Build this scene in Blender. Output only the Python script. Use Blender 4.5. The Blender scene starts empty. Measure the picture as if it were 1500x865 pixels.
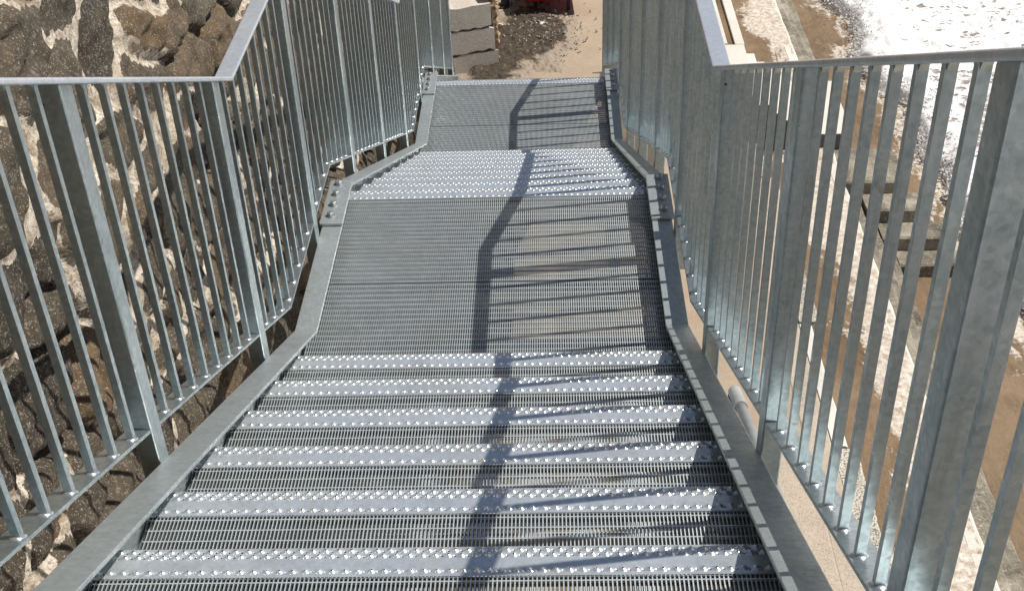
import bpy, bmesh, math, random
import numpy as np
from mathutils import Vector, Matrix
R = math.radians
rng = np.random.default_rng(7)
random.seed(5)
sc = bpy.context.scene
COL = sc.collection

# ------------------------------------------------------------------ helpers
def link(o, parent=None):
    COL.objects.link(o)
    if parent is not None: o.parent = parent
    return o
def tag(o, label=None, cat=None, group=None, kind=None):
    if label: o['label'] = label
    if cat: o['category'] = cat
    if group: o['group'] = group
    if kind: o['kind'] = kind
    return o
def thing(name, label, cat, loc=(0, 0, 0), group=None):
    o = bpy.data.objects.new(name, None); o.empty_display_size = .2
    o.location = loc
    return tag(link(o), label, cat, group)
def copy_tree(o, parent=None):
    c = o.copy(); COL.objects.link(c); c.parent = parent
    for ch in list(o.children): copy_tree(ch, c)
    return c

class MB:
    """collects boxes, prisms and tubes in one mesh"""
    def __init__(s): s.v = []; s.f = []
    def add(s, vs, fs):
        n = len(s.v); s.v += [tuple(p) for p in vs]; s.f += [tuple(i + n for i in f) for f in fs]; return s
    def box(s, x0, x1, y0, y1, z0, z1, shear=None):
        vs = [(x, y, z) for x in (x0, x1) for y in (y0, y1) for z in (z0, z1)]
        if shear: vs = [shear(p) for p in vs]
        s.add(vs, [(0, 1, 3, 2), (4, 6, 7, 5), (0, 4, 5, 1), (2, 3, 7, 6), (0, 2, 6, 4), (1, 5, 7, 3)]); return s
    def loop_sweep(s, rings, closed_ends=True):
        n = len(rings[0]); b = len(s.v)
        for r in rings: s.v += [tuple(p) for p in r]
        for i in range(len(rings) - 1):
            for j in range(n):
                k = (j + 1) % n
                s.f.append((b + i * n + j, b + i * n + k, b + (i + 1) * n + k, b + (i + 1) * n + j))
        if closed_ends:
            s.f.append(tuple(b + j for j in range(n))[::-1])
            s.f.append(tuple(b + (len(rings) - 1) * n + j for j in range(n)))
        return s
    def tube(s, a, b_, r, n=10, r2=None):
        a = Vector(a); b_ = Vector(b_); d = (b_ - a).normalized()
        u = d.orthogonal().normalized(); w = d.cross(u)
        rings = []
        for p, rr in ((a, r), (b_, r if r2 is None else r2)):
            rings.append([p + (u * math.cos(t) + w * math.sin(t)) * rr for t in [2 * math.pi * i / n for i in range(n)]])
        return s.loop_sweep(rings)
    def build(s, name, m, parent=None, smooth=False, bevel=0, seg=2, origin=None):
        me = bpy.data.meshes.new(name)
        vs = s.v
        if origin: vs = [(x - origin[0], y - origin[1], z - origin[2]) for x, y, z in vs]
        me.from_pydata(vs, [], s.f)
        bm = bmesh.new(); bm.from_mesh(me)
        bmesh.ops.recalc_face_normals(bm, faces=bm.faces)
        if bevel:
            es = [e for e in bm.edges if len(e.link_faces) == 2 and e.calc_face_angle(0) > .5]
            bmesh.ops.bevel(bm, geom=es, offset=bevel, segments=seg, profile=.5, affect='EDGES', clamp_overlap=True)
        bm.to_mesh(me); bm.free()
        if smooth: me.polygons.foreach_set('use_smooth', [True] * len(me.polygons))
        me.materials.append(m)
        o = bpy.data.objects.new(name, me)
        if origin: o.location = origin
        return link(o, parent)

def np_mesh(name, V, F, m, parent=None, smooth=True, attrs=None):
    me = bpy.data.meshes.new(name)
    V = np.asarray(V, np.float32); F = np.asarray(F, np.int32)
    me.vertices.add(len(V)); me.vertices.foreach_set('co', V.ravel())
    k = F.shape[1]
    me.loops.add(F.size); me.loops.foreach_set('vertex_index', F.ravel())
    me.polygons.add(len(F))
    me.polygons.foreach_set('loop_start', np.arange(0, F.size, k, dtype=np.int32))
    me.polygons.foreach_set('use_smooth', np.full(len(F), smooth))
    me.update(calc_edges=True)
    if attrs:
        for n, a in attrs.items():
            at = me.attributes.new(n, 'FLOAT', 'POINT'); at.data.foreach_set('value', np.asarray(a, np.float32).ravel())
    me.materials.append(m)
    o = bpy.data.objects.new(name, me)
    return link(o, parent)
def grid_faces(nu, nv):
    i = np.arange(nu - 1)[:, None] * nv + np.arange(nv - 1)[None, :]
    i = i.ravel()
    return np.stack([i, i + nv, i + nv + 1, i + 1], 1)

def _hash(ix, iy, seed):
    h = (ix.astype(np.int64) * 374761393 + iy.astype(np.int64) * 668265263 + seed * 1442695041) & 0xffffffff
    h = ((h ^ (h >> 13)) * 1274126177) & 0xffffffff
    h = h ^ (h >> 16)
    return (h & 0xffffff) / float(0xffffff)
def vnoise(x, y, seed=0):
    ix = np.floor(x); iy = np.floor(y); fx = x - ix; fy = y - iy
    fx = fx * fx * (3 - 2 * fx); fy = fy * fy * (3 - 2 * fy)
    ix = ix.astype(np.int64); iy = iy.astype(np.int64)
    a = _hash(ix, iy, seed); b = _hash(ix + 1, iy, seed); c = _hash(ix, iy + 1, seed); d = _hash(ix + 1, iy + 1, seed)
    return (a * (1 - fx) + b * fx) * (1 - fy) + (c * (1 - fx) + d * fx) * fy
def fbm(x, y, seed=0, octv=4, gain=.5):
    s = 0; a = 1; t = 0
    for i in range(octv):
        s = s + a * vnoise(x * 2 ** i + 17.3 * i, y * 2 ** i - 9.1 * i, seed + i * 13); t += a; a *= gain
    return s / t
def voronoi(x, y, cx, cy, seed=0):
    """f1, f2 distance, id hash, offsets from the cell's seed"""
    gx = x / cx; gy = y / cy
    ix = np.floor(gx).astype(np.int64); iy = np.floor(gy).astype(np.int64)
    f1 = np.full(x.shape, 1e9); f2 = np.full(x.shape, 1e9)
    idh = np.zeros(x.shape); dx1 = np.zeros(x.shape); dy1 = np.zeros(x.shape)
    for a in (-2, -1, 0, 1, 2):
        for b in (-2, -1, 0, 1, 2):
            jx = ix + a; jy = iy + b
            sx = (jx + .5 + .95 * (_hash(jx, jy, seed) - .5)) * cx
            sy = (jy + .5 + .95 * (_hash(jx, jy, seed + 91) - .5)) * cy
            w = .8 + .5 * _hash(jx, jy, seed + 7)
            dx = x - sx; dy = y - sy
            d = np.sqrt((dx * .62) ** 2 + (dy * 1.1) ** 2) * w
            new = d < f1
            f2 = np.where(new, f1, np.minimum(f2, d))
            idh = np.where(new, _hash(jx, jy, seed + 31), idh)
            dx1 = np.where(new, dx, dx1); dy1 = np.where(new, dy, dy1)
            f1 = np.where(new, d, f1)
    return f1, f2, idh, dx1, dy1
def sstep(a, b, x):
    t = np.clip((x - a) / (b - a), 0, 1); return t * t * (3 - 2 * t)

# ------------------------------------------------------------------ materials
class NT:
    def __init__(s, name):
        m = bpy.data.materials.new(name); m.use_nodes = True
        s.m = m; s.t = m.node_tree; s.b = s.t.nodes['Principled BSDF']
    def n(s, t, **k):
        x = s.t.nodes.new(t)
        for a, v in k.items(): setattr(x, a, v)
        return x
    def l(s, a, b): s.t.links.new(a, b)
    def coord(s, scale=(1, 1, 1), out='Object'):
        tc = s.n('ShaderNodeTexCoord'); mp = s.n('ShaderNodeMapping'); mp.inputs['Scale'].default_value = scale
        s.l(tc.outputs[out], mp.inputs[0]); return mp.outputs[0]
    def noise(s, vec, scale, detail=4, rough=.6, dist=0):
        x = s.n('ShaderNodeTexNoise'); x.inputs['Scale'].default_value = scale; x.inputs['Detail'].default_value = detail
        x.inputs['Roughness'].default_value = rough; x.inputs['Distortion'].default_value = dist
        s.l(vec, x.inputs['Vector']); return x.outputs['Fac']
    def vor(s, vec, scale, feature='F1', out='Distance', rand=1):
        x = s.n('ShaderNodeTexVoronoi', feature=feature); x.inputs['Scale'].default_value = scale
        x.inputs['Randomness'].default_value = rand
        s.l(vec, x.inputs['Vector']); return x.outputs[out]
    def ramp(s, fac, stops, interp='LINEAR'):
        x = s.n('ShaderNodeValToRGB'); e = x.color_ramp.elements; x.color_ramp.interpolation = interp
        while len(e) < len(stops): e.new(.5)
        for i, (p, c) in enumerate(stops):
            e[i].position = p; e[i].color = (*c, 1) if isinstance(c, tuple) else (c, c, c, 1)
        s.l(fac, x.inputs[0]); return x.outputs[0]
    def mix(s, fac, a, b, mode='MIX'):
        x = s.n('ShaderNodeMix', data_type='RGBA', blend_type=mode)
        for inp, v in ((x.inputs[0], fac), (x.inputs[6], a), (x.inputs[7], b)):
            if hasattr(v, 'links') or isinstance(v, bpy.types.NodeSocket): s.l(v, inp)
            elif isinstance(v, tuple): inp.default_value = (*v, 1)
            else: inp.default_value = v
        return x.outputs[2]
    def math(s, op, a, b=None, clamp=False):
        x = s.n('ShaderNodeMath', operation=op); x.use_clamp = clamp
        for inp, v in ((x.inputs[0], a), (x.inputs[1], b)):
            if v is None: continue
            if isinstance(v, bpy.types.NodeSocket): s.l(v, inp)
            else: inp.default_value = v
        return x.outputs[0]
    def attr(s, name):
        x = s.n('ShaderNodeAttribute', attribute_name=name); return x.outputs['Fac']
    def bump(s, h, strength=.3, dist=.01):
        x = s.n('ShaderNodeBump'); x.inputs['Strength'].default_value = strength; x.inputs['Distance'].default_value = dist
        s.l(h, x.inputs['Height']); s.l(x.outputs[0], s.b.inputs['Normal']); return x
    def set(s, **k):
        for a, v in k.items():
            i = s.b.inputs[a.replace('_', ' ')]
            if isinstance(v, bpy.types.NodeSocket): s.l(v, i)
            elif isinstance(v, tuple): i.default_value = (*v, 1)
            else: i.default_value = v
        return s

def galv(name, lo=(.33, .36, .375), hi=(.50, .53, .545), metal=.75, r0=.34, r1=.55, sc_=6, stain=.25, sandy=0, rust=.5):
    n = NT(name)
    geo = n.n('ShaderNodeNewGeometry')
    def P(scale=(1, 1, 1)):
        mp = n.n('ShaderNodeMapping'); mp.inputs['Scale'].default_value = scale; n.l(geo.outputs['Position'], mp.inputs[0]); return mp.outputs[0]
    v = P()
    a = n.noise(v, sc_, 5, .65, .4); b = n.noise(v, sc_ * 9, 3, .6)
    sp = n.vor(P(), 95, out='Color'); spg = n.n('ShaderNodeSeparateColor'); n.l(sp, spg.inputs[0])
    f = n.math('ADD', n.math('MULTIPLY', a, .56), n.math('ADD', n.math('MULTIPLY', b, .30), n.math('MULTIPLY', spg.outputs[0], .14)))
    col = n.ramp(f, [(.34, lo), (.64, hi)])
    # runs and white rust
    st = n.noise(P((38, 38, 2.2)), 1, 5, .7, .3)
    col = n.mix(n.ramp(st, [(.52, 0.0), (.72, stain)]), col, (.62, .64, .63))
    col = n.mix(n.ramp(n.noise(P((26, 26, 1.6)), 1.3, 5, .7, .5), [(.56, 0.0), (.74, stain)]), col, tuple(x * .45 for x in lo))
    # scuffs and small rust blooms
    sc = n.noise(P((1, 1, 1)), 5, 8, .8, 1.2)
    col = n.mix(n.ramp(sc, [(.655, 0.0), (.70, rust)]), col, (.17, .10, .055))
    if sandy:
        col = n.mix(n.ramp(n.noise(v, 3.3, 7, .75, .6), [(.47, 0.0), (.66, sandy)]), col, (.40, .31, .21))
    n.set(Base_Color=col, Metallic=n.ramp(sc, [(.655, metal), (.70, metal * .5)]), Roughness=n.ramp(f, [(.3, r1), (.7, r0)]))
    n.bump(n.math('ADD', n.math('MULTIPLY', spg.outputs[1], .25), n.math('ADD', b, a)), .12, .002)
    return n.m
M_rail = galv('galvanised_rail', (.30, .355, .37), (.52, .58, .59), .86, .26, .42, 5, .35)
M_flange = galv('galvanised_stringer', (.34, .38, .385), (.54, .585, .585), .68, .34, .52, 4, .3)
M_plate = galv('galvanised_tread_plate', (.54, .60, .645), (.76, .81, .84), .64, .17, .30, 9, .3, .22, .5)
M_grate = galv('galvanised_grating_shaded', (.15, .17, .17), (.25, .275, .27), .7, .4, .55, 12, .2)  # bar sides darkened: the shade of the gaps is in the colour
M_gtop = galv('trodden_sunlit_grating_tops', (.56, .62, .64), (.78, .83, .84), .6, .26, .40, 12, .2, .2)  # trodden tops, lightened further to paint the sun on them
M_bolt = galv('galvanised_bolt', (.30, .32, .33), (.5, .53, .54), .8, .3, .5, 30, .2)
M_top = galv('galvanised_handrail', (.50, .54, .59), (.68, .72, .76), .6, .28, .42, 5, .1)
M_weld = galv('weld_metal', (.6, .62, .64), (.8, .82, .84), .85, .2, .32, 60, 0)

def concrete(name, lo, hi, fleck=(.12, .10, .08), fleckn=.55, scale=1, rough=.9, warm=None):
    n = NT(name); v = n.coord()
    a = n.noise(v, 1.6 * scale, 6, .6); b = n.noise(v, 40 * scale, 4, .7); c = n.noise(v, 150 * scale, 2, .6)
    col = n.ramp(a, [(.3, lo), (.7, hi)])
    col = n.mix(n.ramp(b, [(.35, .0), (.7, .45)]), col, tuple(x * 1.25 for x in hi))
    sp = n.ramp(c, [(fleckn, 0.0), (fleckn + .06, .8)])
    col = n.mix(sp, col, fleck)
    if warm:
        w = n.ramp(n.noise(v, 3.1 * scale, 5, .65, .5), [(.5, 0.0), (.62, .6)])
        col = n.mix(w, col, warm)
    n.set(Base_Color=col, Roughness=rough)
    n.bump(n.math('ADD', b, n.math('MULTIPLY', c, .6)), .5, .006)
    return n.m
M_prom = concrete('promenade_concrete', (.28, .22, .16), (.39, .31, .225), (.17, .11, .07), .62, 1, .9, (.34, .25, .17))
M_cope = concrete('speckled_concrete', (.34, .285, .22), (.50, .43, .34), (.16, .11, .07), .57)
M_white = concrete('pale_concrete', (.50, .47, .41), (.62, .59, .53), (.3, .26, .2), .70)
M_under = concrete('dark_ground', (.07, .058, .043), (.125, .105, .078), (.05, .04, .03), .62, 1, .9, (.20, .16, .11))  # darker tone for the ground sheet below the stairs
M_block = concrete('grey_block', (.42, .375, .32), (.56, .51, .45), (.18, .15, .12), .58)
M_cobble = concrete('pebbled_concrete', (.20, .17, .13), (.62, .57, .48), (.04, .035, .03), .5, .55)
def aged_step(name):
    n = NT(name); v = n.coord()
    a = n.noise(v, 3, 7, .7, .6); b = n.noise(v, 45, 4, .7)
    col = n.ramp(a, [(.32, (.07, .058, .04)), (.5, (.20, .175, .13)), (.66, (.36, .32, .25))])
    col = n.mix(n.ramp(b, [(.55, 0.0), (.7, .7)]), col, (.55, .51, .44))
    n.set(Base_Color=col, Roughness=.85); n.bump(b, .6, .01); return n.m
M_step = aged_step('weathered_step')
def sand(name, foam):
    n = NT(name); v = n.coord()
    a = n.noise(v, 1.3, 7, .7, .8); b = n.noise(v, 120, 3, .7); c = n.noise(n.coord((1, .35, 1)), 9, 5, .65, 1.5)
    col = n.ramp(a, [(.34, (.10, .058, .026)), (.5, (.145, .094, .05)), (.66, (.21, .145, .083))])
    col = n.mix(n.ramp(c, [(.42, 0.0), (.62, .45)]), col, (.24, .16, .085))
    col = n.mix(n.ramp(b, [(.5, 0.0), (.72, .6)]), col, (.30, .21, .125))
    col = n.mix(n.ramp(n.noise(v, 46, 4, .75), [(.60, 0.0), (.68, .7)]), col, (.07, .045, .025))
    h = n.math('ADD', n.math('MULTIPLY', b, .5), n.math('MULTIPLY', c, 2))
    if foam:
        e = n.attr('foam')
        w = n.noise(n.coord((1.6, .75, 1)), 2.2, 8, .72, 1.1)
        w2 = n.noise(v, 26, 6, .78)
        f = n.math('ADD', n.math('ADD', w, e), n.math('MULTIPLY', n.math('SUBTRACT', w2, .5), .5))
        fm = n.ramp(f, [(.49, 0.0), (.57, 1.0)])
        fc = n.ramp(n.noise(v, 17, 7, .78, .4), [(.34, (.26, .19, .12)), (.46, (.46, .39, .31)), (.62, (.68, .63, .56))])
        col = n.mix(fm, col, fc)
        h = n.math('ADD', h, fm)
    n.set(Base_Color=col, Roughness=n.ramp(a, [(.35, .38), (.6, .75)])); n.bump(h, .45, .008); return n.m
M_sand = sand('wet_sand', False)
M_wash = sand('foam_washed_terrace', True)

def stone_wall():
    n = NT('rubble_masonry'); v = n.coord()
    mt = n.attr('mortar'); ti = n.attr('tint')
    a = n.noise(v, 7, 6, .7, .6); b = n.noise(v, 55, 5, .75); c = n.noise(v, 170, 2, .6)
    base = n.ramp(ti, [(0.0, (.040, .031, .020)), (.35, (.070, .053, .034)), (.7, (.098, .076, .050)), (1.0, (.15, .095, .045))])
    base = n.mix(n.ramp(a, [(.4, 0.0), (.65, .6)]), base, (.045, .036, .026))
    base = n.mix(n.ramp(b, [(.54, 0.0), (.63, .8)]), base, (.24, .21, .16))
    base = n.mix(n.ramp(c, [(.63, 0.0), (.68, .9)]), base, (.50, .47, .40))
    mc = n.ramp(n.noise(v, 11, 6, .7, .4), [(.3, (.22, .155, .10)), (.43, (.46, .38, .28)), (.60, (.74, .67, .56))])
    mc = n.mix(n.ramp(b, [(.50, 0.0), (.62, .7)]), mc, (.13, .10, .07))
    mc = n.mix(n.ramp(n.noise(v, 26, 6, .8, .5), [(.54, 0.0), (.60, .6)]), mc, (.16, .12, .085))
    k = n.math('ADD', mt, n.math('MULTIPLY', n.math('SUBTRACT', b, .5), .9))
    k = n.math('ADD', k, n.math('MULTIPLY', n.math('SUBTRACT', a, .5), .5))
    col = n.mix(n.ramp(k, [(.52, 0.0), (.58, 1.0)]), base, mc)
    rst = n.ramp(n.noise(v, 2.2, 5, .7, .6), [(.60, 0.0), (.72, .55)])
    col = n.mix(rst, col, (.20, .10, .045))
    n.set(Base_Color=col, Roughness=.85)
    n.bump(n.math('ADD', b, n.math('MULTIPLY', c, .5)), .9, .012)
    return n.m
M_wall = stone_wall()

M_dark = concrete('shade_dark_concrete', (.06, .055, .045), (.13, .12, .10), (.03, .03, .02), .6)  # darkened concrete: painted shade for step faces, along with weathering
M_cliff = concrete('dark_masonry', (.05, .042, .032), (.09, .075, .058), (.03, .025, .02), .6)
def simple(name, col, rough=.6, metal=0, var=.25, scale=8):
    n = NT(name); v = n.coord()
    a = n.noise(v, scale, 5, .6)
    n.set(Base_Color=n.ramp(a, [(.3, tuple(x * (1 - var) for x in col)), (.7, tuple(min(1, x * (1 + var)) for x in col))]), Roughness=rough, Metallic=metal)
    n.bump(a, .15, .004); return n.m
M_red = simple('red_paint', (.42, .012, .010), .3, 0, .15)
M_dust = simple('dusty_liner', (.36, .26, .22), .8)
M_black = simple('black_rubber', (.018, .017, .016), .7)
M_darksteel = simple('dark_steel', (.05, .05, .05), .5, .5)
M_pipe = simple('grey_plastic_pipe', (.30, .31, .31), .45)
M_dirt = None
def dirt():
    n = NT('damp_soil'); v = n.coord()
    a = n.noise(v, 14, 7, .75, .5); e = n.attr('edge')
    col = n.ramp(a, [(.3, (.022, .017, .012)), (.55, (.075, .055, .036)), (.72, (.20, .15, .10))])
    k = n.ramp(n.math('ADD', e, n.math('MULTIPLY', n.math('SUBTRACT', n.noise(v, 9, 6, .7), .5), 1.3)), [(.35, 0.0), (.6, 1.0)])
    n.set(Base_Color=n.mix(k, col, (.33, .27, .205)), Roughness=.95); n.bump(a, 1, .03); return n.m
M_dirt = dirt()
M_rubble = simple('rubble_chips', (.33, .29, .25), .9, 0, .6, 14)
M_chip = simple('pale_stone', (.60, .56, .50), .9, 0, .25, 20)
def tan_rough():
    n = NT('broken_render'); v = n.coord()
    a = n.noise(v, 18, 6, .75, .5)
    n.set(Base_Color=n.ramp(a, [(.36, (.05, .03, .018)), (.45, (.30, .20, .12)), (.7, (.52, .40, .27))]), Roughness=.95)
    n.bump(a, 1, .03); return n.m
M_tan = tan_rough()

def sea_mat():
    n = NT('foaming_sea'); v = n.coord((.75, 1.25, 1))
    cv = n.attr('cover')
    wv = n.n('ShaderNodeVectorMath', operation='MULTIPLY_ADD')
    nz = n.n('ShaderNodeTexNoise'); nz.inputs['Scale'].default_value = 2.4; nz.inputs['Detail'].default_value = 5; n.l(v, nz.inputs['Vector'])
    n.l(nz.outputs['Color'], wv.inputs[0]); wv.inputs[1].default_value = (.35, .35, .35); n.l(v, wv.inputs[2])
    vv = wv.outputs[0]
    e1 = n.vor(vv, 4.6, 'DISTANCE_TO_EDGE'); e2 = n.vor(vv, 11, 'DISTANCE_TO_EDGE')
    lace = n.math('MINIMUM', e1, n.math('MULTIPLY', e2, 1.6))
    big = n.noise(v, .9, 6, .62, .6); fine = n.noise(v, 13, 6, .75, .4)
    thr = n.math('ADD', n.math('MULTIPLY', n.math('SUBTRACT', big, .5), 1.1), cv)
    k = n.math('SUBTRACT', n.math('ADD', thr, n.math('MULTIPLY', n.math('SUBTRACT', fine, .5), .9)), n.math('MULTIPLY', lace, 3.2))
    fm = n.ramp(k, [(.0, 0.0), (.16, 1.0)])
    water = n.ramp(fine, [(.3, (.16, .13, .105)), (.6, (.34, .29, .245)), (.75, (.5, .45, .4))])
    foam = n.ramp(n.noise(v, 5, 6, .7), [(.3, (.62, .60, .585)), (.5, (.76, .755, .75)), (.66, (.86, .86, .86))])
    n.set(Base_Color=n.mix(fm, water, foam), Roughness=n.ramp(fm, [(0.0, .2), (1.0, .8)]))
    n.bump(n.math('ADD', fine, n.math('MULTIPLY', fm, .7)), .6, .02)
    return n.m
M_sea = sea_mat()
def splash_mat():
    n = NT('breaking_foam'); v = n.coord()
    a = n.noise(v, 16, 6, .8, .6)
    n.set(Base_Color=n.ramp(a, [(.30, (.40, .31, .24)), (.38, (.75, .68, .62)), (.48, (.96, .94, .92))]), Roughness=.5)
    n.bump(a, 1, .03); return n.m
M_splash = splash_mat()

# ------------------------------------------------------------------ stair geometry (metres)
G, H = .3358, .1633
Y1, YL, YL2 = .9116, 2.3167, 6.419
E_ = .1108
HW = .65                      # inner face of the channel webs
XF = .7345                    # outer edge of flanges
KA, KB, KC, KD, YEND = 1.127, 2.196, 5.218, 6.30, 9.15
SL = H / G
ZG = -2.94
YTOP = -4.2
def stringer_path(off=0, a=KA, b=KB, c=KC, d=KD, y0=YTOP, yend=YEND, z=E_):
    return [(y0, z + (a - y0) * SL), (a, z), (b, z), (c, z - 9 * H), (d, z - 9 * H), (yend, z - 9 * H - (yend - d) * SL)]
def sweep(mb, prof, path):
    """prof: closed polygon of (x, n); n is measured square to the path, upwards"""
    rings = []
    for i, (y, z) in enumerate(path):
        def nrm(p, q):
            dy, dz = q[0] - p[0], q[1] - p[1]; l = math.hypot(dy, dz); return (-dz / l, dy / l)
        ns = []
        if i > 0: ns.append(nrm(path[i - 1], path[i]))
        if i < len(path) - 1: ns.append(nrm(path[i], path[i + 1]))
        ny = sum(n[0] for n in ns) / len(ns); nz = sum(n[1] for n in ns) / len(ns)
        l = math.hypot(ny, nz); ny /= l; nz /= l
        k = 1 / (ny * ns[0][0] + nz * ns[0][1])
        rings.append([(x, y + ny * n * k, z + nz * n * k) for x, n in prof])
    mb.loop_sweep(rings)

stair = thing('metal_staircase', 'galvanised steel staircase of perforated treads and grating landings between two railings', 'staircase', (0, 0, ZG))
ST = stair.location
def fin(o):                     # keep world-space meshes while parented to an Empty
    o.matrix_parent_inverse = Matrix.Translation(-ST); return o
for s in (-1, 1):
    mb = MB()
    t = .009; d = .25
    t = .012
    prof = [(HW, 0), (XF, 0), (XF, -d), (HW, -d), (HW, -d + t), (XF - .010, -d + t), (XF - .010, -t), (HW, -t)]
    sweep(mb, [(s * x, n) for x, n in prof], stringer_path())
    fin(mb.build('stringer', M_flange, stair, bevel=.0025, seg=2))
# splice plates with bolts
for s in (-1, 1):
    for (y0, y1, zt) in ((1.843, 2.200, E_), (5.963, 6.315, E_ - 9 * H)):
        mb = MB(); mb.box(s * (HW - .004), s * (XF + .010), y0, y1, zt + .002, zt + .016)
        pl = fin(mb.build('splice_plate', M_flange, stair, bevel=.003))
        for k in range(4):
            yb = y0 + .060 + k * (y1 - y0 - .098) / 3
            c = Vector((s * .7035, yb, zt + .016))
            m2 = MB(); m2.tube(c, c + Vector((0, 0, .004)), .0185, 16)
            a0 = random.random()
            rings = []
            for dz, r in ((.0045, .0145), (.017, .0145), (.0195, .012)):
                rings.append([(c.x + r * math.cos(a0 + q * math.pi / 3), c.y + r * math.sin(a0 + q * math.pi / 3), c.z + dz) for q in range(6)])
            m2.loop_sweep(rings)
            m2.build('bolt', M_bolt, pl)

# tread nosing: a pressed plate with raised and sunk holes
def nosing_mesh():
    nx, nv = 1149, 67
    x = np.linspace(-.718, .718, nx); v = np.linspace(0, .082, nv)
    X, Vv = np.meshgrid(x, v, indexing='ij'); Z = np.zeros_like(X); hole = np.zeros(X.shape, bool)
    P = .0272
    for row, (v0, ph) in enumerate(((.0115, 0), (.0252, .5), (.0670, .25))):
        for kind, dph, dv, hgt, rad, rh in ((0, 0, 0, .0042, .0098, .0023), (1, .5, .0022, -.0016, .0055, .0019)):
            u = (X / P + ph + dph) % 1.0
            du = (np.where(u > .5, u - 1, u)) * P
            r = np.sqrt(du ** 2 + (Vv - v0 - dv) ** 2)
            k = np.clip(1 - r / rad, 0, 1); k = k * k * (3 - 2 * k)
            Z += hgt * k; hole |= r < rh
    Z += .0005 * (fbm(X * 30, Vv * 30, 3, 3) - .5)
    bend = np.clip((.004 - Vv) / .004, 0, 1); Z -= .003 * bend ** 2
    V = np.stack([X, -Vv, Z], -1).reshape(-1, 3)
    F = grid_faces(nx, nv)
    hf = hole.reshape(-1)
    F = F[~(hf[F].sum(1) >= 2)]
    return V, F
nV, nF = nosing_mesh()
_nos = np_mesh('nosing_plate', nV, nF[:, ::-1], M_plate)
nos_mesh = _nos.data
# returned front lip and rear edge of that plate
def grating(name, y_near, y_far, parent, z=0.0, teeth=True):
    """bearing bars along Y with toothed tops, cross bars along X"""
    pitch = .009; nb = int(1.432 / pitch)
    x0 = -.5 * pitch * (nb - 1)
    L = y_far - y_near; tp = .0066; nt = max(2, int(L / tp) * 2)
    ys = np.linspace(y_near, y_far, nt + 1)
    zs = np.where(np.arange(nt + 1) % 2 == 0, 0.0, -.0019)
    V = []; F = []; base = 0
    n = nt + 1
    w = .0014
    prof = np.zeros((n, 4, 3))
    for j, (xx, zz) in enumerate(((-w, None), (w, None), (w, -.028), (-w, -.028))):
        prof[:, j, 0] = xx; prof[:, j, 1] = ys; prof[:, j, 2] = zs if zz is None else zz
    prof = prof.reshape(-1, 3)
    f = []
    i = np.arange(n - 1)[:, None] * 4
    for j in range(4):
        k = (j + 1) % 4
        f.append(np.concatenate([i + j, i + k, i + 4 + k, i + 4 + j], 1))
    f = np.concatenate(f)
    f = np.concatenate([f, [[0, 1, 2, 3]], [[4 * (n - 1) + q for q in (3, 2, 1, 0)]]])
    xs = x0 + np.arange(nb) * pitch
    V = (prof[None] + np.stack([xs, 0 * xs, 0 * xs], 1)[:, None, :]).reshape(-1, 3)
    F = (f[None] + (np.arange(nb) * len(prof))[:, None, None]).reshape(-1, 4)
    mb = MB()
    ncr = int(L / .0331) + 1
    for q in range(ncr):
        yc = y_far - .012 - q * .0331
        if yc > y_near + .006: mb.box(-.717, .717, yc - .0016, yc + .0016, -.0075, -.0004)
    # rim
    mb.box(-.7205, -.7175, y_near, y_far, -.045, .0004); mb.box(.7175, .7205, y_near, y_far, -.045, .0004)
    mb.box(-.717, .717, y_near, y_near + .003, -.030, .0002)
    mb.box(-.717, .717, y_far - .003, y_far, -.030, -.001)
    V2 = np.array(mb.v); F2 = np.array(mb.f) + len(V)
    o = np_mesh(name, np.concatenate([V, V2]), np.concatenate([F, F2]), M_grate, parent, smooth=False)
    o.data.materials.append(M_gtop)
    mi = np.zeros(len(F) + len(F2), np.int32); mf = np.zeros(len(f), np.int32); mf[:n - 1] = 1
    mi[:len(F)] = np.tile(mf, nb); mi[len(F):len(F) + ncr * 6] = 1  # bar tops and cross bars take the painted sunlit colour
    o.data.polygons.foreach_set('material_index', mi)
    o.location.z = z
    return o
# a tread (its origin at the middle of the nosing's front edge)
proto = bpy.data.objects.new('tread', None)
mb = MB()
mb.box(-.7205, .7205, -.003, .0, -.040, -.0035)
mb.box(-.7205, -.7175, -.30, -.004, -.075, -.046); mb.box(.7175, .7205, -.30, -.004, -.075, -.046)
def make_tread(i):
    if i == 0:
        link(proto); proto.parent = stair
        _nos.parent = proto
        fr = mb.build('front_lip', M_plate, proto)
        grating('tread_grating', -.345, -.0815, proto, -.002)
        return proto
    return copy_tree(proto, stair)
tread_pos = [(Y1 - k * G, (k + 1) * H) for k in range(0, 13)] + [(YL + j * G, -j * H) for j in range(1, 9)] + [(YL2 + j * G, -(9 + j) * H) for j in range(1, 9)]
for i, (y, z) in enumerate(tread_pos):
    t = make_tread(i)
    t.location = (0, y, z - ZG)
# landings: nosing plate along the far edge and two grating panels
for k, (yf, yn, seam, z) in enumerate(((YL, Y1 - .09, 1.583, 0.0), (YL2, YL + 9 * G - .33, 5.669, -9 * H))):
    la = bpy.data.objects.new('landing_platform', None); link(la, stair); la.location = (0, yf, z - ZG)
    nn = bpy.data.objects.new('nosing_plate', nos_mesh); link(nn, la)
    m2 = MB(); m2.box(-.7205, .7205, -.003, 0, -.18, -.0035); m2.build('front_lip', M_plate, la)
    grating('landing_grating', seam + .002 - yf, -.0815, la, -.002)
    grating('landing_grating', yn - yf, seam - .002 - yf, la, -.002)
    m3 = MB()
    for yb in (seam - yf, (yn + seam) / 2 - yf): m3.box(-.717, .717, yb - .03, yb + .03, -.12, -.034)
    m3.build('cross_member', M_flange, la)
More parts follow.
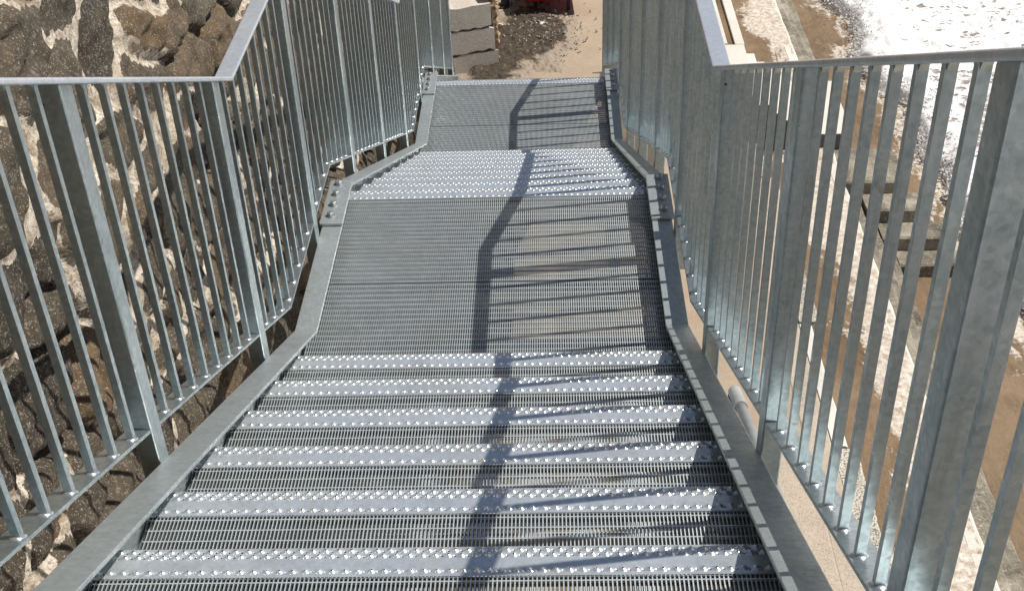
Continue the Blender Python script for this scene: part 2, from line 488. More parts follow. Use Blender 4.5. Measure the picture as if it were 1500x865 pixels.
# concrete landing foot / supporting posts of the flights
m2 = MB()
for (y, zt) in ((1.25, E_ - .25), (5.35, E_ - 9 * H - .25), (2.12, E_ - .25), (6.2, E_ - 9 * H - .25)):
    for s in (-1, 1):
        m3 = MB(); m3.box(s * .66, s * .73, y - .035, y + .035, ZG, zt - .002); fin(m3.build('support_post', M_flange, stair))

# ------------------------------------------------------------------ railings
ZB, ZT = .2038, 1.268
bot_path = [(YTOP, ZB + (1.141 - YTOP) * SL), (1.141, ZB), (2.193, ZB), (5.225, ZB - 9 * H), (6.245, ZB - 9 * H), (8.78, ZB - 9 * H - (8.78 - 6.245) * SL)]
top_path = [(YTOP, ZT + (.856 - YTOP) * SL), (.856, ZT), (1.918, ZT), (4.940, ZT - 9 * H), (5.96, ZT - 9 * H), (8.80, ZT - 9 * H - (8.80 - 5.96) * SL)]
str_path = stringer_path()
def zat(path, y):
    for (a, za), (b, zb) in zip(path, path[1:]):
        if a <= y <= b: return za + (zb - za) * (y - a) / (b - a)
    return path[-1][1] if y > path[-1][0] else path[0][1]
def slope(path, y):
    for (a, za), (b, zb) in zip(path, path[1:]):
        if a <= y <= b: return (zb - za) / (b - a)
    return 0
posts_y = [-3.395, -2.365, -1.338, -.311, .717, 1.742, 2.780, 3.810, 4.842, 5.875, 6.905, 7.870, 8.745]
def railing(s, label):
    root = thing('guard_railing', label, 'railing', (s * .76, 0, ZG))
    inv = Matrix.Translation(-root.location)
    def f(o): o.matrix_parent_inverse = inv; return o
    mb = MB(); sweep(mb, [(s * .722, 0), (s * .722, .014), (s * .779, .014), (s * .779, 0)], top_path)
    f(mb.build('handrail', M_top, root, bevel=.0045, seg=3))
    mb = MB(); sweep(mb, [(s * .7365, 0), (s * .7365, .009), (s * .795, .009), (s * .795, 0)], bot_path)
    f(mb.build('bottom_rail', M_rail, root, bevel=.0012, seg=1))
    for y in posts_y:
        mb = MB(); hw = .030
        zb = zat(str_path, y) - .16 if y < 8.6 else ZG
        zb = max(zb, ZG)
        xa, xb = s * .7335, s * .7855
        top = lambda yy: zat(top_path, yy) + .002
        mb.add([(xa, y - hw, zb), (xb, y - hw, zb), (xb, y + hw, zb), (xa, y + hw, zb),
                (xa, y - hw, top(y - hw)), (xb, y - hw, top(y - hw)), (xb, y + hw, top(y + hw)), (xa, y + hw, top(y + hw))],
               [(0, 3, 2, 1), (4, 5, 6, 7), (0, 1, 5, 4), (1, 2, 6, 5), (2, 3, 7, 6), (3, 0, 4, 7)])
        p = f(mb.build('post', M_rail, root, bevel=.004, seg=2))
        # drain hole near the top
        c = Vector((s * .7785 if s < 0 else s * .741, y - hw - .0008, top(y) - .032))
        
        if s < 0 or abs(y - .717) < .1:
            m2 = MB(); m2.tube(c, c + Vector((0, .002, 0)), .0036, 10); m2.build('drain_hole', M_black, p)
    nbal = 0
    for ya, yb in zip(posts_y, posts_y[1:]):
        n = 8
        for k in range(n):
            if yb - ya < .9 and k == 7: continue
            y = ya + (yb - ya) * (k + 1) / 9.0 + .012
            a = .0083; x = s * .757
            z0 = zat(bot_path, y) + .004; z1 = zat(top_path, y) + .002
            mb = MB()
            sb, stp = slope(bot_path, y), slope(top_path, y)
            mb.add([(x - a, y - a, z0 - a * sb), (x + a, y - a, z0 - a * sb), (x + a, y + a, z0 + a * sb), (x - a, y + a, z0 + a * sb),
                    (x - a, y - a, z1 - a * stp), (x + a, y - a, z1 - a * stp), (x + a, y + a, z1 + a * stp), (x - a, y + a, z1 + a * stp)],
                   [(0, 3, 2, 1), (4, 5, 6, 7), (0, 1, 5, 4), (1, 2, 6, 5), (2, 3, 7, 6), (3, 0, 4, 7)])
            # weld gusset at the top: a small fillet each side
            for q in (-1, 1):
                zz = z1 + (a * q) * stp
                mb.add([(x - a * .8, y + q * a, zz - .013), (x + a * .8, y + q * a, zz - .013), (x - a * .8, y + q * (a + .008), zz + .008 * q * stp), (x + a * .8, y + q * (a + .008), zz + .008 * q * stp), (x - a * .8, y + q * a, zz), (x + a * .8, y + q * a, zz)],
                       [(0, 1, 3, 2), (2, 3, 5, 4), (0, 2, 4), (1, 5, 3), (0, 4, 5, 1)])
            b = f(mb.build('baluster', M_rail, root)); nbal += 1
            # weld bead round the foot
            wv = []; rings = []
            zz = zat(bot_path, y) + .0085
            m = 10
            for (r, dz) in ((.0185, -.001), (.0150, .0035), (.0095, .0075)):
                rings.append([(x + r * math.cos(t) * (1 + .12 * random.uniform(-1, 1)), y + r * math.sin(t) * (1 + .12 * random.uniform(-1, 1)), zz + r * math.sin(t) * sb + dz) for t in [2 * math.pi * i / m for i in range(m)]])
            m2 = MB(); m2.loop_sweep(rings); m2.build('weld', M_weld, b, smooth=True)
    return root
railing(-1, 'galvanised railing beside the dark rubble stone wall')
railing(1, 'galvanised railing on the seaward side, above the terrace and the surf')

# ------------------------------------------------------------------ conduit
cp = thing('conduit_pipe', 'grey conduit with a coupling running below the seaward railing', 'pipe', (.80, .6, 0))
inv = Matrix.Translation(-cp.location)
def cpt(y): return Vector((.812, y, .315 + (.50 - y) * .36))
mb = MB(); mb.tube(cpt(-3.2), cpt(.42), .0165, 16); o = mb.build('pipe', M_pipe, cp, smooth=True); o.matrix_parent_inverse = inv
mb = MB(); mb.tube(cpt(.37), cpt(.50), .021, 20); o = mb.build('coupling', M_pipe, cp, smooth=False); o.matrix_parent_inverse = inv
mb = MB(); mb.tube(cpt(.50), Vector((.815, .66, -.1)), .019, 14); o = mb.build('pipe_elbow', M_darksteel, cp, smooth=True); o.matrix_parent_inverse = inv

# ------------------------------------------------------------------ rubble wall on the left
def rubble_wall():
    ys = np.concatenate([np.arange(-3.0, 6.0, .0165), np.arange(6.0, 16, .03)]); zs = np.arange(-3.1, 3.4, .0165)
    Yg, Zg = np.meshgrid(ys, zs, indexing='ij')
    wy = Yg + .16 * (fbm(Yg * 2.2, Zg * 2.2, 5, 4) - .5) * 2 * .5; wz = Zg + .16 * (fbm(Yg * 2.2 + 40, Zg * 2.2, 6, 4) - .5)
    wy = wy + .022 * (fbm(Yg * 11, Zg * 11, 15, 2) - .5); wz = wz + .022 * (fbm(Yg * 11 + 9, Zg * 11, 16, 2) - .5)
    f1, f2, idh, dx, dy = voronoi(wy, wz, .38, .235, 11)
    d = f2 - f1
    big = fbm(Yg * .9, Zg * .9, 21, 4)
    thr = np.clip((big - .52) * .30, .0, .03) + .10 * (fbm(Yg * 3.4, Zg * 4.2, 33, 4, .55) - .455)
    st = sstep(.0, .046, d)                       # rounded stone profile
    h = .050 * st + .045 * idh
    t1 = _hash((idh * 1e6).astype(np.int64), (idh * 7e5).astype(np.int64), 3) - .5
    t2 = _hash((idh * 1e6).astype(np.int64), (idh * 3e5).astype(np.int64), 5) - .5
    h += st * (dx * t1 * .20 + dy * t2 * .30)
    # angular chipping
    g1, g2, gid, gx, gy = voronoi(wy + .03 * fbm(Yg * 9, Zg * 9, 71, 3), wz, .13, .08, 51)
    h += st * (.030 * (gid - .5) + .42 * (gx * (_hash((gid * 1e6).astype(np.int64), (gid * 7e5).astype(np.int64), 8) - .5)))
    k1, k2, kid, kx, ky = voronoi(wy, wz + .02 * fbm(Yg * 14, Zg * 14, 72, 2), .055, .045, 57)
    h += st * (.010 * (kid - .5) + .30 * kx * (_hash((kid * 1e6).astype(np.int64), (kid * 7e5).astype(np.int64), 9) - .5))
    h += .030 * (fbm(Yg * 7, Zg * 7, 41, 4, .55) - .5) + .014 * (fbm(Yg * 30, Zg * 30, 44, 2) - .5)
    mort = 1 - sstep(thr, thr + .014, d)
    mort = np.where(thr < .004, mort * .15, mort)
    mz = .015 + .05 * fbm(Yg * 1.4, Zg * 1.4, 61, 3) + .035 * fbm(Yg * 12, Zg * 12, 63, 4, .6)
    h = np.where(mort > .3, np.maximum(h, mz * mort), h)
    crack = (1 - sstep(0, .028, d)) * (1 - sstep(.004, .02, thr))
    h -= .085 * crack
    for _ in range(1):
        hp = np.pad(h, 1, mode='edge'); h = (hp[:-2, 1:-1] + hp[2:, 1:-1] + hp[1:-1, :-2] + hp[1:-1, 2:] + 2 * h) / 6
    h += .010 * (fbm(Yg * 22, Zg * 26, 46, 3, .6) - .5)
    X = -(1.235 + .15 * Zg) - .05 + h
    V = np.stack([X, Yg, Zg], -1).reshape(-1, 3)
    F = grid_faces(len(ys), len(zs))
    o = np_mesh('rubble_wall', V, F, M_wall, None, True, {'mortar': mort, 'tint': np.clip(idh, 0, 1)})
    # body behind the face
    mb = MB(); mb.box(-6, -1.95, -3.0, 16, -3.1, 3.35)
    b = mb.build('wall_backing', M_block, o)
    m2 = MB(); m2.box(-2.0, 2.0, -5.2, -4.32, -3.1, 4.6); m2.box(-6, -1.0, -4.3, -3.003, -3.1, 4.6); m2.build('sky_blocker', M_cliff, o)  # unseen masonry added behind the camera to hold back sky light
    tag(o, 'dark rubble stone wall with pale smeared mortar rising beside the staircase', 'stone wall')
rubble_wall()

# ------------------------------------------------------------------ ground, promenade, terrace, beach, sea
def sheet(name, x0, x1, y0, y1, z, m, nx=2, ny=2, kind='structure', amp=0, sc_=1, attrs=None, xs=None, ys=None):
    xs = np.linspace(x0, x1, nx) if xs is None else xs; ys = np.linspace(y0, y1, ny) if ys is None else ys
    X, Y = np.meshgrid(xs, ys, indexing='ij'); Z = np.full(X.shape, float(z))
    if amp: Z += amp * (fbm(X * sc_, Y * sc_, 5, 4) - .5)
    at = {k: fn(X, Y) for k, fn in attrs.items()} if attrs else None
    o = np_mesh(name, np.stack([X, Y, Z], -1).reshape(-1, 3), grid_faces(len(xs), len(ys)), m, None, True, at)
    return tag(o, kind=kind)
# promenade as a solid slab with its seaward edge
pe = 2.18
def solid(name, x0, x1, y0, y1, z0, z1, m, kind='structure', bevel=.01):
    mb = MB(); mb.box(x0, x1, y0, y1, z0, z1); return tag(mb.build(name, m, None, bevel=bevel), kind=kind)
sheet('promenade', -40, 1.93, -30, 60, ZG, M_prom, 140, 240, amp=.012, sc_=2)
solid('pavement', 1.45, 1.925, -30, 3.75, ZG - .2, ZG + .018, M_cope)
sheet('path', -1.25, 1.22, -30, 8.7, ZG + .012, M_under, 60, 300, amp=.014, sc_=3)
solid('promenade_edge', 1.925, 2.10, -30, 60, -4.3, ZG + .004, M_cope)
# beach and sea
def beach():
    xs = np.concatenate([np.linspace(-60, 2, 6), np.linspace(2.05, 6, 150), np.linspace(9, 700, 12)]); ys = np.concatenate([np.linspace(-700, -6, 12), np.linspace(-5, 22, 500), np.linspace(30, 900, 14)])
    X, Y = np.meshgrid(xs, ys, indexing='ij')
    Z = -4.13 - .05 * np.clip(X - 3.6, 0, 12) + .02 * (fbm(X * 1.5, Y * 1.5, 9, 3) - .5)
    foam = np.where(np.abs(X - edge_x(Y)) < .9, .12 - .62 * np.abs(X - edge_x(Y) + .02), -.6)
    o = np_mesh('beach_sand', np.stack([X, Y, Z], -1).reshape(-1, 3), grid_faces(len(xs), len(ys)), M_wash, None, True, {'foam': foam})
    tag(o, kind='structure')
bx = np.array([4.9, 4.9, 4.7, 4.57, 4.37, 4.40, 4.44, 4.35, 4.44, 4.41, 4.24, 4.07, 4.23, 4.25, 4.04, 3.9, 3.95, 3.8, 3.7, 3.6, 3.6])
by = np.array([-60, 2, 5.0, 6.83, 8.17, 8.69, 9.25, 9.93, 10.49, 11.01, 11.38, 12.16, 12.76, 13.53, 14.13, 15.2, 17, 20, 25, 40, 200])
def edge_x(y): return np.interp(y, by, bx) + .22 * (fbm(y * 3.1, y * 0, 77, 5, .6) - .5)
beach()
def sea():
    u = np.concatenate([np.linspace(0, 5, 210), np.linspace(5.05, 12, 120), np.geomspace(12.4, 800, 24)])
    ys = np.concatenate([-np.geomspace(800, 3, 16), np.linspace(2.5, 22, 560), np.geomspace(22.5, 900, 24)])
    U, Y = np.meshgrid(u, ys, indexing='ij')
    X = edge_x(Y) + U
    lip = sstep(0, .12, U)
    near = np.clip(1 - (U - 8) / 10, 0, 1)
    Z = -4.16 + lip * .05 + lip * near * (.26 * (fbm(X * .8, Y * 1.1, 3, 3) - .5) + .10 * (fbm(X * 3.5, Y * 5.5, 8, 4, .6) - .5) + .05 * (1 - np.abs(2 * fbm(X * 8, Y * 12, 18, 3) - 1)))
    front = np.exp(-((U - .35) / .35) ** 2)
    Z += lip * front * (.03 + .13 * fbm(X * 4, Y * 4, 31, 4, .6) * sstep(.35, .6, fbm(Y * .9, Y * 0 + 2, 29, 2)))
    cover = .66 - .62 * np.exp(-(((Y - 9.9) / 1.5) ** 2)) * np.exp(-(((X - 5.1) / 1.0) ** 2)) + .55 * front
    cover = cover + .15 * sstep(11, 13, Y) - .10 * sstep(14, 18, Y) * sstep(1, 3, U)
    o = np_mesh('sea', np.stack([X, Y, Z], -1).reshape(-1, 3), grid_faces(len(u), len(ys)), M_sea, None, True, {'cover': cover})
    tag(o, kind='structure')
sea()
# torn foam along the breaking edge
def splash():
    V = []; F = []
    base = [(0, 0, 1), (.94, 0, -.33), (-.47, .82, -.33), (-.47, -.82, -.33)]
    fs = [(0, 1, 2), (0, 2, 3), (0, 3, 1), (1, 3, 2)]
    N = 14000
    for i in range(N):
        y = rng.uniform(6.0, 16)
        hgt = max(0, float(fbm(np.array([y * 1.1]), np.array([2.0]), 29, 3)[0]) - .30)
        if y < 8.3: hgt *= .6
        u = abs(rng.normal(0, .22)) - .02
        x = float(edge_x(np.array([y]))[0]) + u
        z = -4.13 + abs(rng.normal(0, 1)) * hgt * .42 * math.exp(-u * 1.5)
        r = rng.uniform(.005, .019) * (1.25 if z < -4.05 else .7)
        q = rng.normal(size=(3, 3)); q, _ = np.linalg.qr(q)
        sc3 = np.array([rng.uniform(.6, 2.2), rng.uniform(.6, 1.2), rng.uniform(.5, 1.1)]) * r
        n = len(V)
        for b in base: V.append(q @ (np.array(b) * sc3) + (x, y, z))
        F += [(a + n, b_ + n, c + n) for a, b_, c in fs]
    o = np_mesh('sea_foam', V, F, M_splash, None, True)
    tag(o, kind='stuff')
splash()

# terrace: washed upper shelf and narrow longitudinal steps down to the beach
def shelf():
    xs = np.linspace(2.08, 3.10, 90); ys = np.linspace(-8, 30, 1500)
    X, Y = np.meshgrid(xs, ys, indexing='ij')
    Z = -3.55 + .02 * (fbm(X * 2, Y * 2, 4, 4) - .5) + .012 * (fbm(X * 9, Y * 9, 14, 3) - .5)
    u = (X - 2.1) / 1.0
    w = fbm(Y * .9, Y * 0, 55, 3)
    foam = -.14 + .36 * sstep(.42, .85, u + .8 * (w - .5)) + .16 * (fbm(X * 2, Y * 1.2, 58, 4) - .5)
    Z += .012 * sstep(.1, .3, foam)
    o = np_mesh('terrace_shelf', np.stack([X, Y, Z], -1).reshape(-1, 3), grid_faces(len(xs), len(ys)), M_wash, None, True, {'foam': foam})
    tag(o, kind='structure')
shelf()
rv = thing('stepped_sea_wall', 'long narrow concrete steps edging the foam washed shelf above the wet beach', 'sea wall', (3.2, 0, -4.2))
inv = Matrix.Translation(-rv.location)
def wavy_step(x0, x1, z0, z1, ya, yb, m, parent, inv, name='step', seed=1, n=None, rough=.012, skew=0):
    """a long worn concrete step: its arrises wander a little"""
    n = n or int((yb - ya) / .06)
    rings = []
    for y in np.linspace(ya, yb, n):
        j = (float(fbm(np.array([y * 2.3]), np.array([seed * 3.3]), seed, 4)[0]) - .5) * 2 * rough
        k = (float(fbm(np.array([y * 6]), np.array([seed * 1.3]), seed + 9, 3)[0]) - .5) * 2 * rough
        c = .014 + abs(k)
        rings.append([(x0, y, z0), (x1 + j, y, z0), (x1 + j, y, z1 - c + k), (x1 + j - c, y, z1 + k * .5), (x0, y, z1 + k * .3)])
    mb = MB(); mb.loop_sweep(rings); o = mb.build(name, m, parent)
    o.matrix_parent_inverse = inv; return o
wavy_step(3.02, 3.13, -4.4, -3.545, -8, 30, M_white, rv, inv, seed=2)
wavy_step(3.00, 3.27, -4.4, -3.70, -8, 30, M_step, rv, inv, seed=3)
wavy_step(3.00, 3.41, -4.4, -3.85, -8, 30, M_step, rv, inv, seed=4)
wavy_step(3.00, 3.55, -4.4, -4.00, -8, 30, M_step, rv, inv, seed=5, rough=.02)

# cross stairs down to the beach
cs = thing('concrete_stairs', 'pale concrete stairs going down from the promenade edge to the beach', 'stairs', (2.8, 8.9, -4.2))
inv = Matrix.Translation(-cs.location)
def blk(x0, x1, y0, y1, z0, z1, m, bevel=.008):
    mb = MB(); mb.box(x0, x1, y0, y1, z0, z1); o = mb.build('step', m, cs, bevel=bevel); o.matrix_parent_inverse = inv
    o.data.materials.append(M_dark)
    for p in o.data.polygons: p.material_index = 0 if p.normal.z > .4 or p.normal.x > .5 else 1  # all but top and seaward faces get the painted shade
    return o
xr = [2.33, 2.45, 2.57, 2.70, 2.85, 3.33]; zt = [ZG + .02, -3.03, -3.13, -3.21, -3.30, -3.38]
x0 = 2.11
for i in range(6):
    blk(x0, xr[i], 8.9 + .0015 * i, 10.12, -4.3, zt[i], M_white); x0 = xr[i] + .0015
for i, (xa, xb, ya, yb, z) in enumerate(((3.10, 3.74, 8.25, 8.898, -3.56), (3.31, 3.86, 7.94, 8.248, -3.70), (3.42, 4.05, 7.66, 7.938, -3.85), (3.55, 4.15, 7.41, 7.658, -4.0))):
    n = 26
    rings = []
    for x in np.linspace(xa, xb, n):
        k = float(fbm(np.array([x * 7]), np.array([i * 3.1]), 6 + i, 4)[0] - .5) * .03
        k2 = float(fbm(np.array([x * 7]), np.array([i * 5.1]), 16 + i, 4)[0] - .5) * .04
        rings.append([(x, ya + k, -4.4), (x, ya + k, z - .02 + k2 * .5), (x, ya + k + .02, z + k2 * .3), (x, yb, z + k2 * .3), (x, yb, -4.4)])
    mb = MB(); mb.loop_sweep(rings); o = mb.build('step', M_step, cs); o.matrix_parent_inverse = inv

# upstand with a sand filled groove along the promenade's edge, beyond the stairs
kb = thing('promenade_kerb', 'pale concrete kerb with a sandy groove along the promenade edge', 'kerb', (2.2, 15, ZG))
inv = Matrix.Translation(-kb.location)
for (xa, xb, z, m, nm) in ((2.06, 2.155, ZG + .03, M_white, 'kerb_inner'), (2.155, 2.235, ZG - .01, M_sand, 'sand_groove'), (2.235, 2.34, ZG + .02, M_white, 'kerb_outer')):
    mb = MB(); mb.box(xa + .001, xb - .001, 10.125, 40, -4.3, z); o = mb.build(nm, m, kb, bevel=.006); o.matrix_parent_inverse = inv
# coping slabs near the camera
ck = thing('coping_slabs', 'row of pebbled and speckled coping slabs at the near promenade edge', 'coping', (2.2, 4, ZG))
inv = Matrix.Translation(-ck.location)
y = -3.0; i = 0
while y < 7.8:
    L = random.uniform(.9, 1.5); m = (M_cope, M_cobble, M_white, M_cobble)[i % 4]
    w = random.choice((.10, .13, .16)); dz = random.uniform(-.01, .02)
    wavy_step(2.103, 2.103 + w, -4.3, ZG + dz, y, min(y + L - .012, 7.95), m, ck, inv, 'coping_slab', seed=20 + i, n=14, rough=.014)
    y += L; i += 1

# ------------------------------------------------------------------ far foot of the stairs
pier = thing('block_pier', 'pier of three stacked grey concrete blocks against the far end of the rubble wall', 'block pier', (-.6, 9.7, ZG))
ax = Vector((.5, .17, 0)).normalized(); ay = Vector((-.17, .5, 0)).normalized()
def pier_pt(a, b, z): p = Vector((-.80, 9.53, 0)) + ax * a + ay * b; return (p.x, p.y, z)
def pblock(a0, a1, b0, b1, z0, z1, m, name, jag=.012, seed=0):
    n = 16; rings = []
    for k in range(n):
        a = a0 + (a1 - a0) * k / (n - 1)
        j = [(random.random() - .5) * 2 * jag for _ in range(4)]
        rings.append([pier_pt(a, b0, z0 + j[0]), pier_pt(a, b0 + .002, (z0 + z1) / 2), pier_pt(a, b0 + .004, z1 + j[1]), pier_pt(a, b1, z1), pier_pt(a, b1, z0)])
    mb = MB(); mb.loop_sweep(rings); o = mb.build(name, m, pier, bevel=0)
    o.matrix_parent_inverse = Matrix.Translation(-pier.location); return o
for k, (z0, z1, a1) in enumerate(((ZG - .05, -2.728, .505), (-2.70, -2.463, .470), (-2.435, -2.200, .440))):
    pblock(-.5, a1, 0, .6, z0, z1, M_block, 'block')
pblock(-.45, .43, .05, .6, ZG, -2.21, M_cliff, 'mortar_core', 0)
# jagged broken edge on its seaward side
V = []; rings = []
m_ = MB()
for k in range(26):
    z = ZG - .02 + k * (.95 / 25)
    w = .012 + .085 * (k / 25) + .03 * random.uniform(-1, 1)
    q = .515 - .06 * (k / 25)
    rings.append([pier_pt(q - .02, .03, z), pier_pt(q + w * .4, .02 + random.uniform(-.02, .02), z), pier_pt(q + w, .12 + random.uniform(-.05, .05), z), pier_pt(q + w * .8, .7, z), pier_pt(q - .02, .7, z)])
m_.loop_sweep(rings); o = m_.build('broken_edge', M_tan, pier); o.matrix_parent_inverse = Matrix.Translation(-pier.location)

# damp soil heap
def soil():
    xs = np.linspace(-1.0, 1.1, 260); ys = np.linspace(8.9, 11.9, 300)
    X, Y = np.meshgrid(xs, ys, indexing='ij')
    cx = .02 + .0 * Y; d = np.sqrt(((X - .0) / .62) ** 2 + ((Y - 10.55) / 1.05) ** 2)
    d2 = np.sqrt(((X + .36) / .50) ** 2 + ((Y - 9.95) / 1.0) ** 2)
    d = np.minimum(d, d2) + .75 * (fbm(X * 4, Y * 3.3, 91, 5, .6) - .5)
    prof = 1 - sstep(.45, 1.05, d)
    Z = ZG - .012 + prof * (.035 + .075 * fbm(X * 7, Y * 7, 19, 4, .6)) + .02 * prof * fbm(X * 30, Y * 30, 22, 2)
    o = np_mesh('soil', np.stack([X, Y, Z], -1).reshape(-1, 3), grid_faces(len(xs), len(ys)), M_dirt, None, True, {'edge': sstep(.40, .95, d)})
    tag(o, kind='stuff')
soil()
def rock_mesh(name, r, m, seed, loc, parent=None):
    bm = bmesh.new(); bmesh.ops.create_icosphere(bm, subdivisions=2, radius=1)
    rr = random.Random(seed)
    ns = [Vector((rr.gauss(0, 1), rr.gauss(0, 1), rr.gauss(0, 1))).normalized() for _ in range(9)]
    for v in bm.verts:
        k = 1.0
        for n in ns: k = min(k, rr_lim(v.co.dot(n)))
        v.co = Vector((v.co.x * r * 1.2 * k, v.co.y * r * .9 * k, v.co.z * r * .75 * k))
    me = bpy.data.meshes.new(name); bm.to_mesh(me); bm.free(); me.materials.append(m)
    o = bpy.data.objects.new(name, me); o.location = loc; o.rotation_euler = (0, 0, rr.uniform(0, 6)); return link(o, parent)
def rr_lim(d): return .72 / d if d > .72 else 1.0
def chips():
    V = []; F = []
    base = np.array([(0, 0, 1), (.94, 0, -.33), (-.47, .82, -.33), (-.47, -.82, -.33), (.3, .3, .6)])
    fs = [(0, 1, 2), (0, 2, 3), (0, 3, 1), (1, 3, 2)]
    for i in range(420):
        x = rng.normal(.12, .24); y = rng.normal(10.55, .32)
        if i % 5 == 0: x = rng.uniform(-.4, .85); y = rng.uniform(9.6, 11.6)
        r = rng.uniform(.006, .020) * (1.3 if i % 9 == 0 else 1)
        q, _ = np.linalg.qr(rng.normal(size=(3, 3)))
        n = len(V); s3 = np.array([1.5, 1, .7]) * r
        for b in base[:4]: V.append(q @ (b * s3) + (x, y, ZG + .01 + (.055 if abs(x - .1) < .4 and abs(y - 10.5) < .5 else .0) + r * .4))
        F += [(a + n, b_ + n, c + n) for a, b_, c in fs]
    o = np_mesh('rubble', V, F, M_rubble, None, False); tag(o, kind='stuff')
chips()
stones = [(-.26, 11.05, .026, 'small white stone nearest the dark post at the foot of the stairs'),
          (-.08, 11.02, .034, 'pale angular stone in the shade line below the red cart'),
          (.20, 11.06, .042, 'biggest brown stone standing on the soil below the red cart'),
          (.42, 10.92, .040, 'flat pale stone lying alone on the sunlit concrete'),
          (-.33, 10.72, .034, 'round white stone beside the broken edge of the pier'),
          (-.20, 10.42, .024, 'small white stone low on the dark soil heap'),
          (.40, 10.42, .032, 'grey stone at the seaward rim of the soil heap'),
          (.13, 10.70, .050, 'large whitish stone in the middle of the soil heap')]
for i, (x, y, r, lab) in enumerate(stones):
    o = rock_mesh('stone', r, M_chip if i not in (2, 6) else M_rubble, 40 + i, (x, y, ZG + r * .45 + (.03 if y < 10.9 and x < .4 else 0)))
    tag(o, lab, 'stone', 'stones strewn round the soil heap')

# red cart
cart = thing('red_cart', 'red tub-shaped cart with rounded rim parked at the foot of the stairs', 'cart', (.3, 11.6, ZG))
inv = Matrix.Translation(-cart.location)
def rrect(x0, x1, y0, y1, r, z, n=6):
    pts = []
    for cx, cy, a0 in ((x1 - r, y1 - r, 0), (x0 + r, y1 - r, 90), (x0 + r, y0 + r, 180), (x1 - r, y0 + r, 270)):
        for k in range(n + 1):
            a = math.radians(a0 + 90 * k / n); pts.append((cx + r * math.cos(a), cy + r * math.sin(a), z))
    return pts
ca, sa = math.cos(.05), math.sin(.05)
def rot(pts): return [(.3 + (x - .3) * ca - (y - 11.3) * sa, 11.39 + (x - .3) * sa + (y - 11.3) * ca, z) for x, y, z in pts]
mb = MB()
zb = ZG + .20
mb.loop_sweep([rot(rrect(-.10, .60, 10.92, 12.05, .10, zb)), rot(rrect(-.13, .64, 10.89, 12.08, .12, zb + .03)), rot(rrect(-.14, .65, 10.88, 12.09, .13, zb + .10)),
               rot(rrect(-.12, .63, 10.90, 12.07, .12, zb + .115)), rot(rrect(-.085, .595, 10.945, 12.03, .10, zb + .105)), rot(rrect(-.07, .58, 10.96, 12.01, .09, zb + .04))])
o = mb.build('tub', M_red, cart, smooth=True); o.matrix_parent_inverse = inv
mb = MB(); mb.loop_sweep([rot(rrect(-.068, .578, 10.962, 12.008, .09, zb + .042)), rot(rrect(-.068, .578, 10.962, 12.008, .09, zb + .050))])
o = mb.build('tub_liner', M_dust, cart); o.matrix_parent_inverse = inv
mb = MB(); mb.box(.325, .333, 10.868, 10.885, zb + .03, zb + .10); o = mb.build('seam', M_darksteel, cart); o.matrix_parent_inverse = inv
for x, y in ((.06, 11.2), (.44, 11.2), (.06, 11.9), (.44, 11.9)):
    mb = MB(); mb.box(x - .02, x + .02, y - .02, y + .02, ZG, zb); o = mb.build('leg', M_darksteel, cart); o.matrix_parent_inverse = inv
mb = MB(); mb.tube((.02, 11.5, ZG + .14), (.10, 11.5, ZG + .14), .14, 24); o = mb.build('wheel', M_black, cart, smooth=False, bevel=.012); o.matrix_parent_inverse = inv
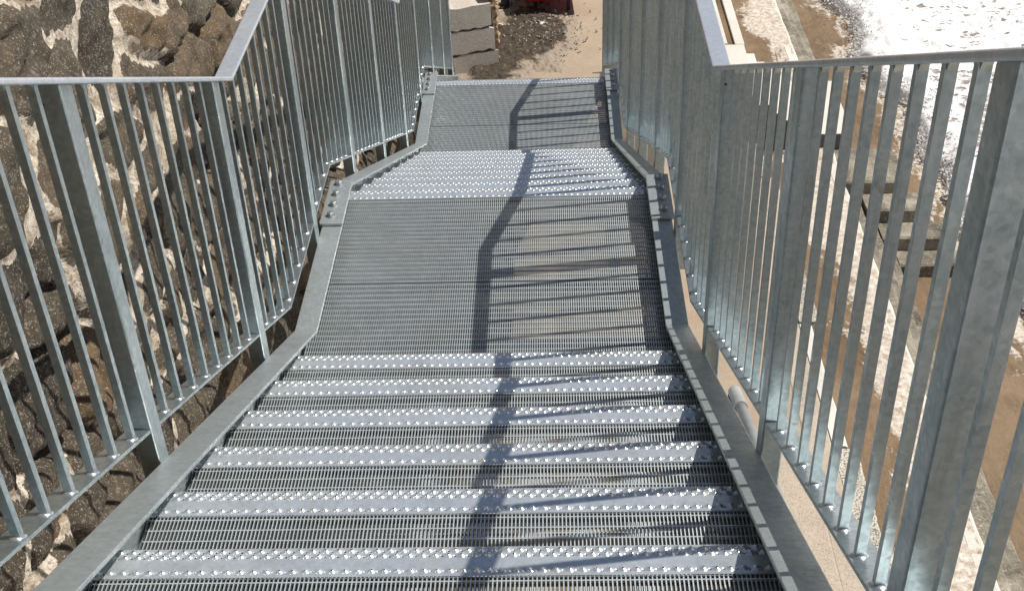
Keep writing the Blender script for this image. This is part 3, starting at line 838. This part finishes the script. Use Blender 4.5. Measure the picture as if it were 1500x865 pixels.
# dark bollard-like stub next to it
bo = thing('post_stub', 'short dark post standing between the stone pier and the red cart', 'post', (-.30, 11.35, ZG))
inv = Matrix.Translation(-bo.location)
mb = MB(); mb.tube((-.30, 11.35, ZG), (-.30, 11.35, ZG + .75), .05, 18, .045); o = mb.build('shaft', M_darksteel, bo, smooth=False); o.matrix_parent_inverse = inv
mb = MB(); mb.box(-.38, -.22, 11.27, 11.43, ZG, ZG + .02); o = mb.build('base_plate', M_darksteel, bo); o.matrix_parent_inverse = inv
mb = MB(); mb.tube((-.30, 11.35, ZG + .75), (-.30, 11.35, ZG + .80), .062, 18, .05); o = mb.build('cap', M_darksteel, bo); o.matrix_parent_inverse = inv

# ------------------------------------------------------------------ light
sun_travel = Vector((-.626, -.083, -1)).normalized()
to_sun = -sun_travel
sd = bpy.data.lights.new('sun', 'SUN'); sd.energy = 5.0; sd.angle = R(.53); sd.color = (1, .955, .89)
so = bpy.data.objects.new('sun', sd); link(so); so.rotation_euler = to_sun.to_track_quat('Z', 'Y').to_euler(); so.location = (8, 2, 12)
w = bpy.data.worlds.new('World'); sc.world = w; w.use_nodes = True
nt = w.node_tree; bg = nt.nodes['Background']
sky = nt.nodes.new('ShaderNodeTexSky'); sky.sky_type = 'NISHITA'; sky.sun_disc = False
sky.sun_elevation = math.asin(to_sun.z); sky.sun_rotation = math.atan2(to_sun.x, to_sun.y)
sky.air_density = 1; sky.dust_density = 1.5; sky.ozone_density = 1
nt.links.new(sky.outputs[0], bg.inputs[0]); bg.inputs[1].default_value = .062

# ------------------------------------------------------------------ camera
def cam_axes():
    p, yw, rl = R(35.80681), R(-2.49271), R(2.39363)
    def ray(r, up):
        c, s = math.cos(rl), math.sin(rl); r, up = c * r + s * up, -s * r + c * up
        c, s = math.cos(p), math.sin(p); y, z, x = c + s * up, -s + c * up, r
        c, s = math.cos(yw), math.sin(yw); return Vector((c * x + s * y, -s * x + c * y, z))
    f = ray(0, 0); return (ray(1, 0) - f).normalized(), (ray(0, 1) - f).normalized(), f.normalized()
rt, up, fw = cam_axes()
cd = bpy.data.cameras.new('camera'); cd.sensor_width = 36; cd.lens = 1837.83 / 1500 * 36; cd.clip_start = .05; cd.clip_end = 3000
co = bpy.data.objects.new('camera', cd); link(co)
m = Matrix(((rt.x, up.x, -fw.x, .24631), (rt.y, up.y, -fw.y, -2.58786), (rt.z, up.z, -fw.z, 2.93819), (0, 0, 0, 1)))
co.matrix_world = m
sc.camera = co
vs = sc.view_settings; vs.view_transform = 'Standard'; vs.look = 'None'; vs.exposure = .1; vs.gamma = 1
sc.cycles.max_bounces = 8
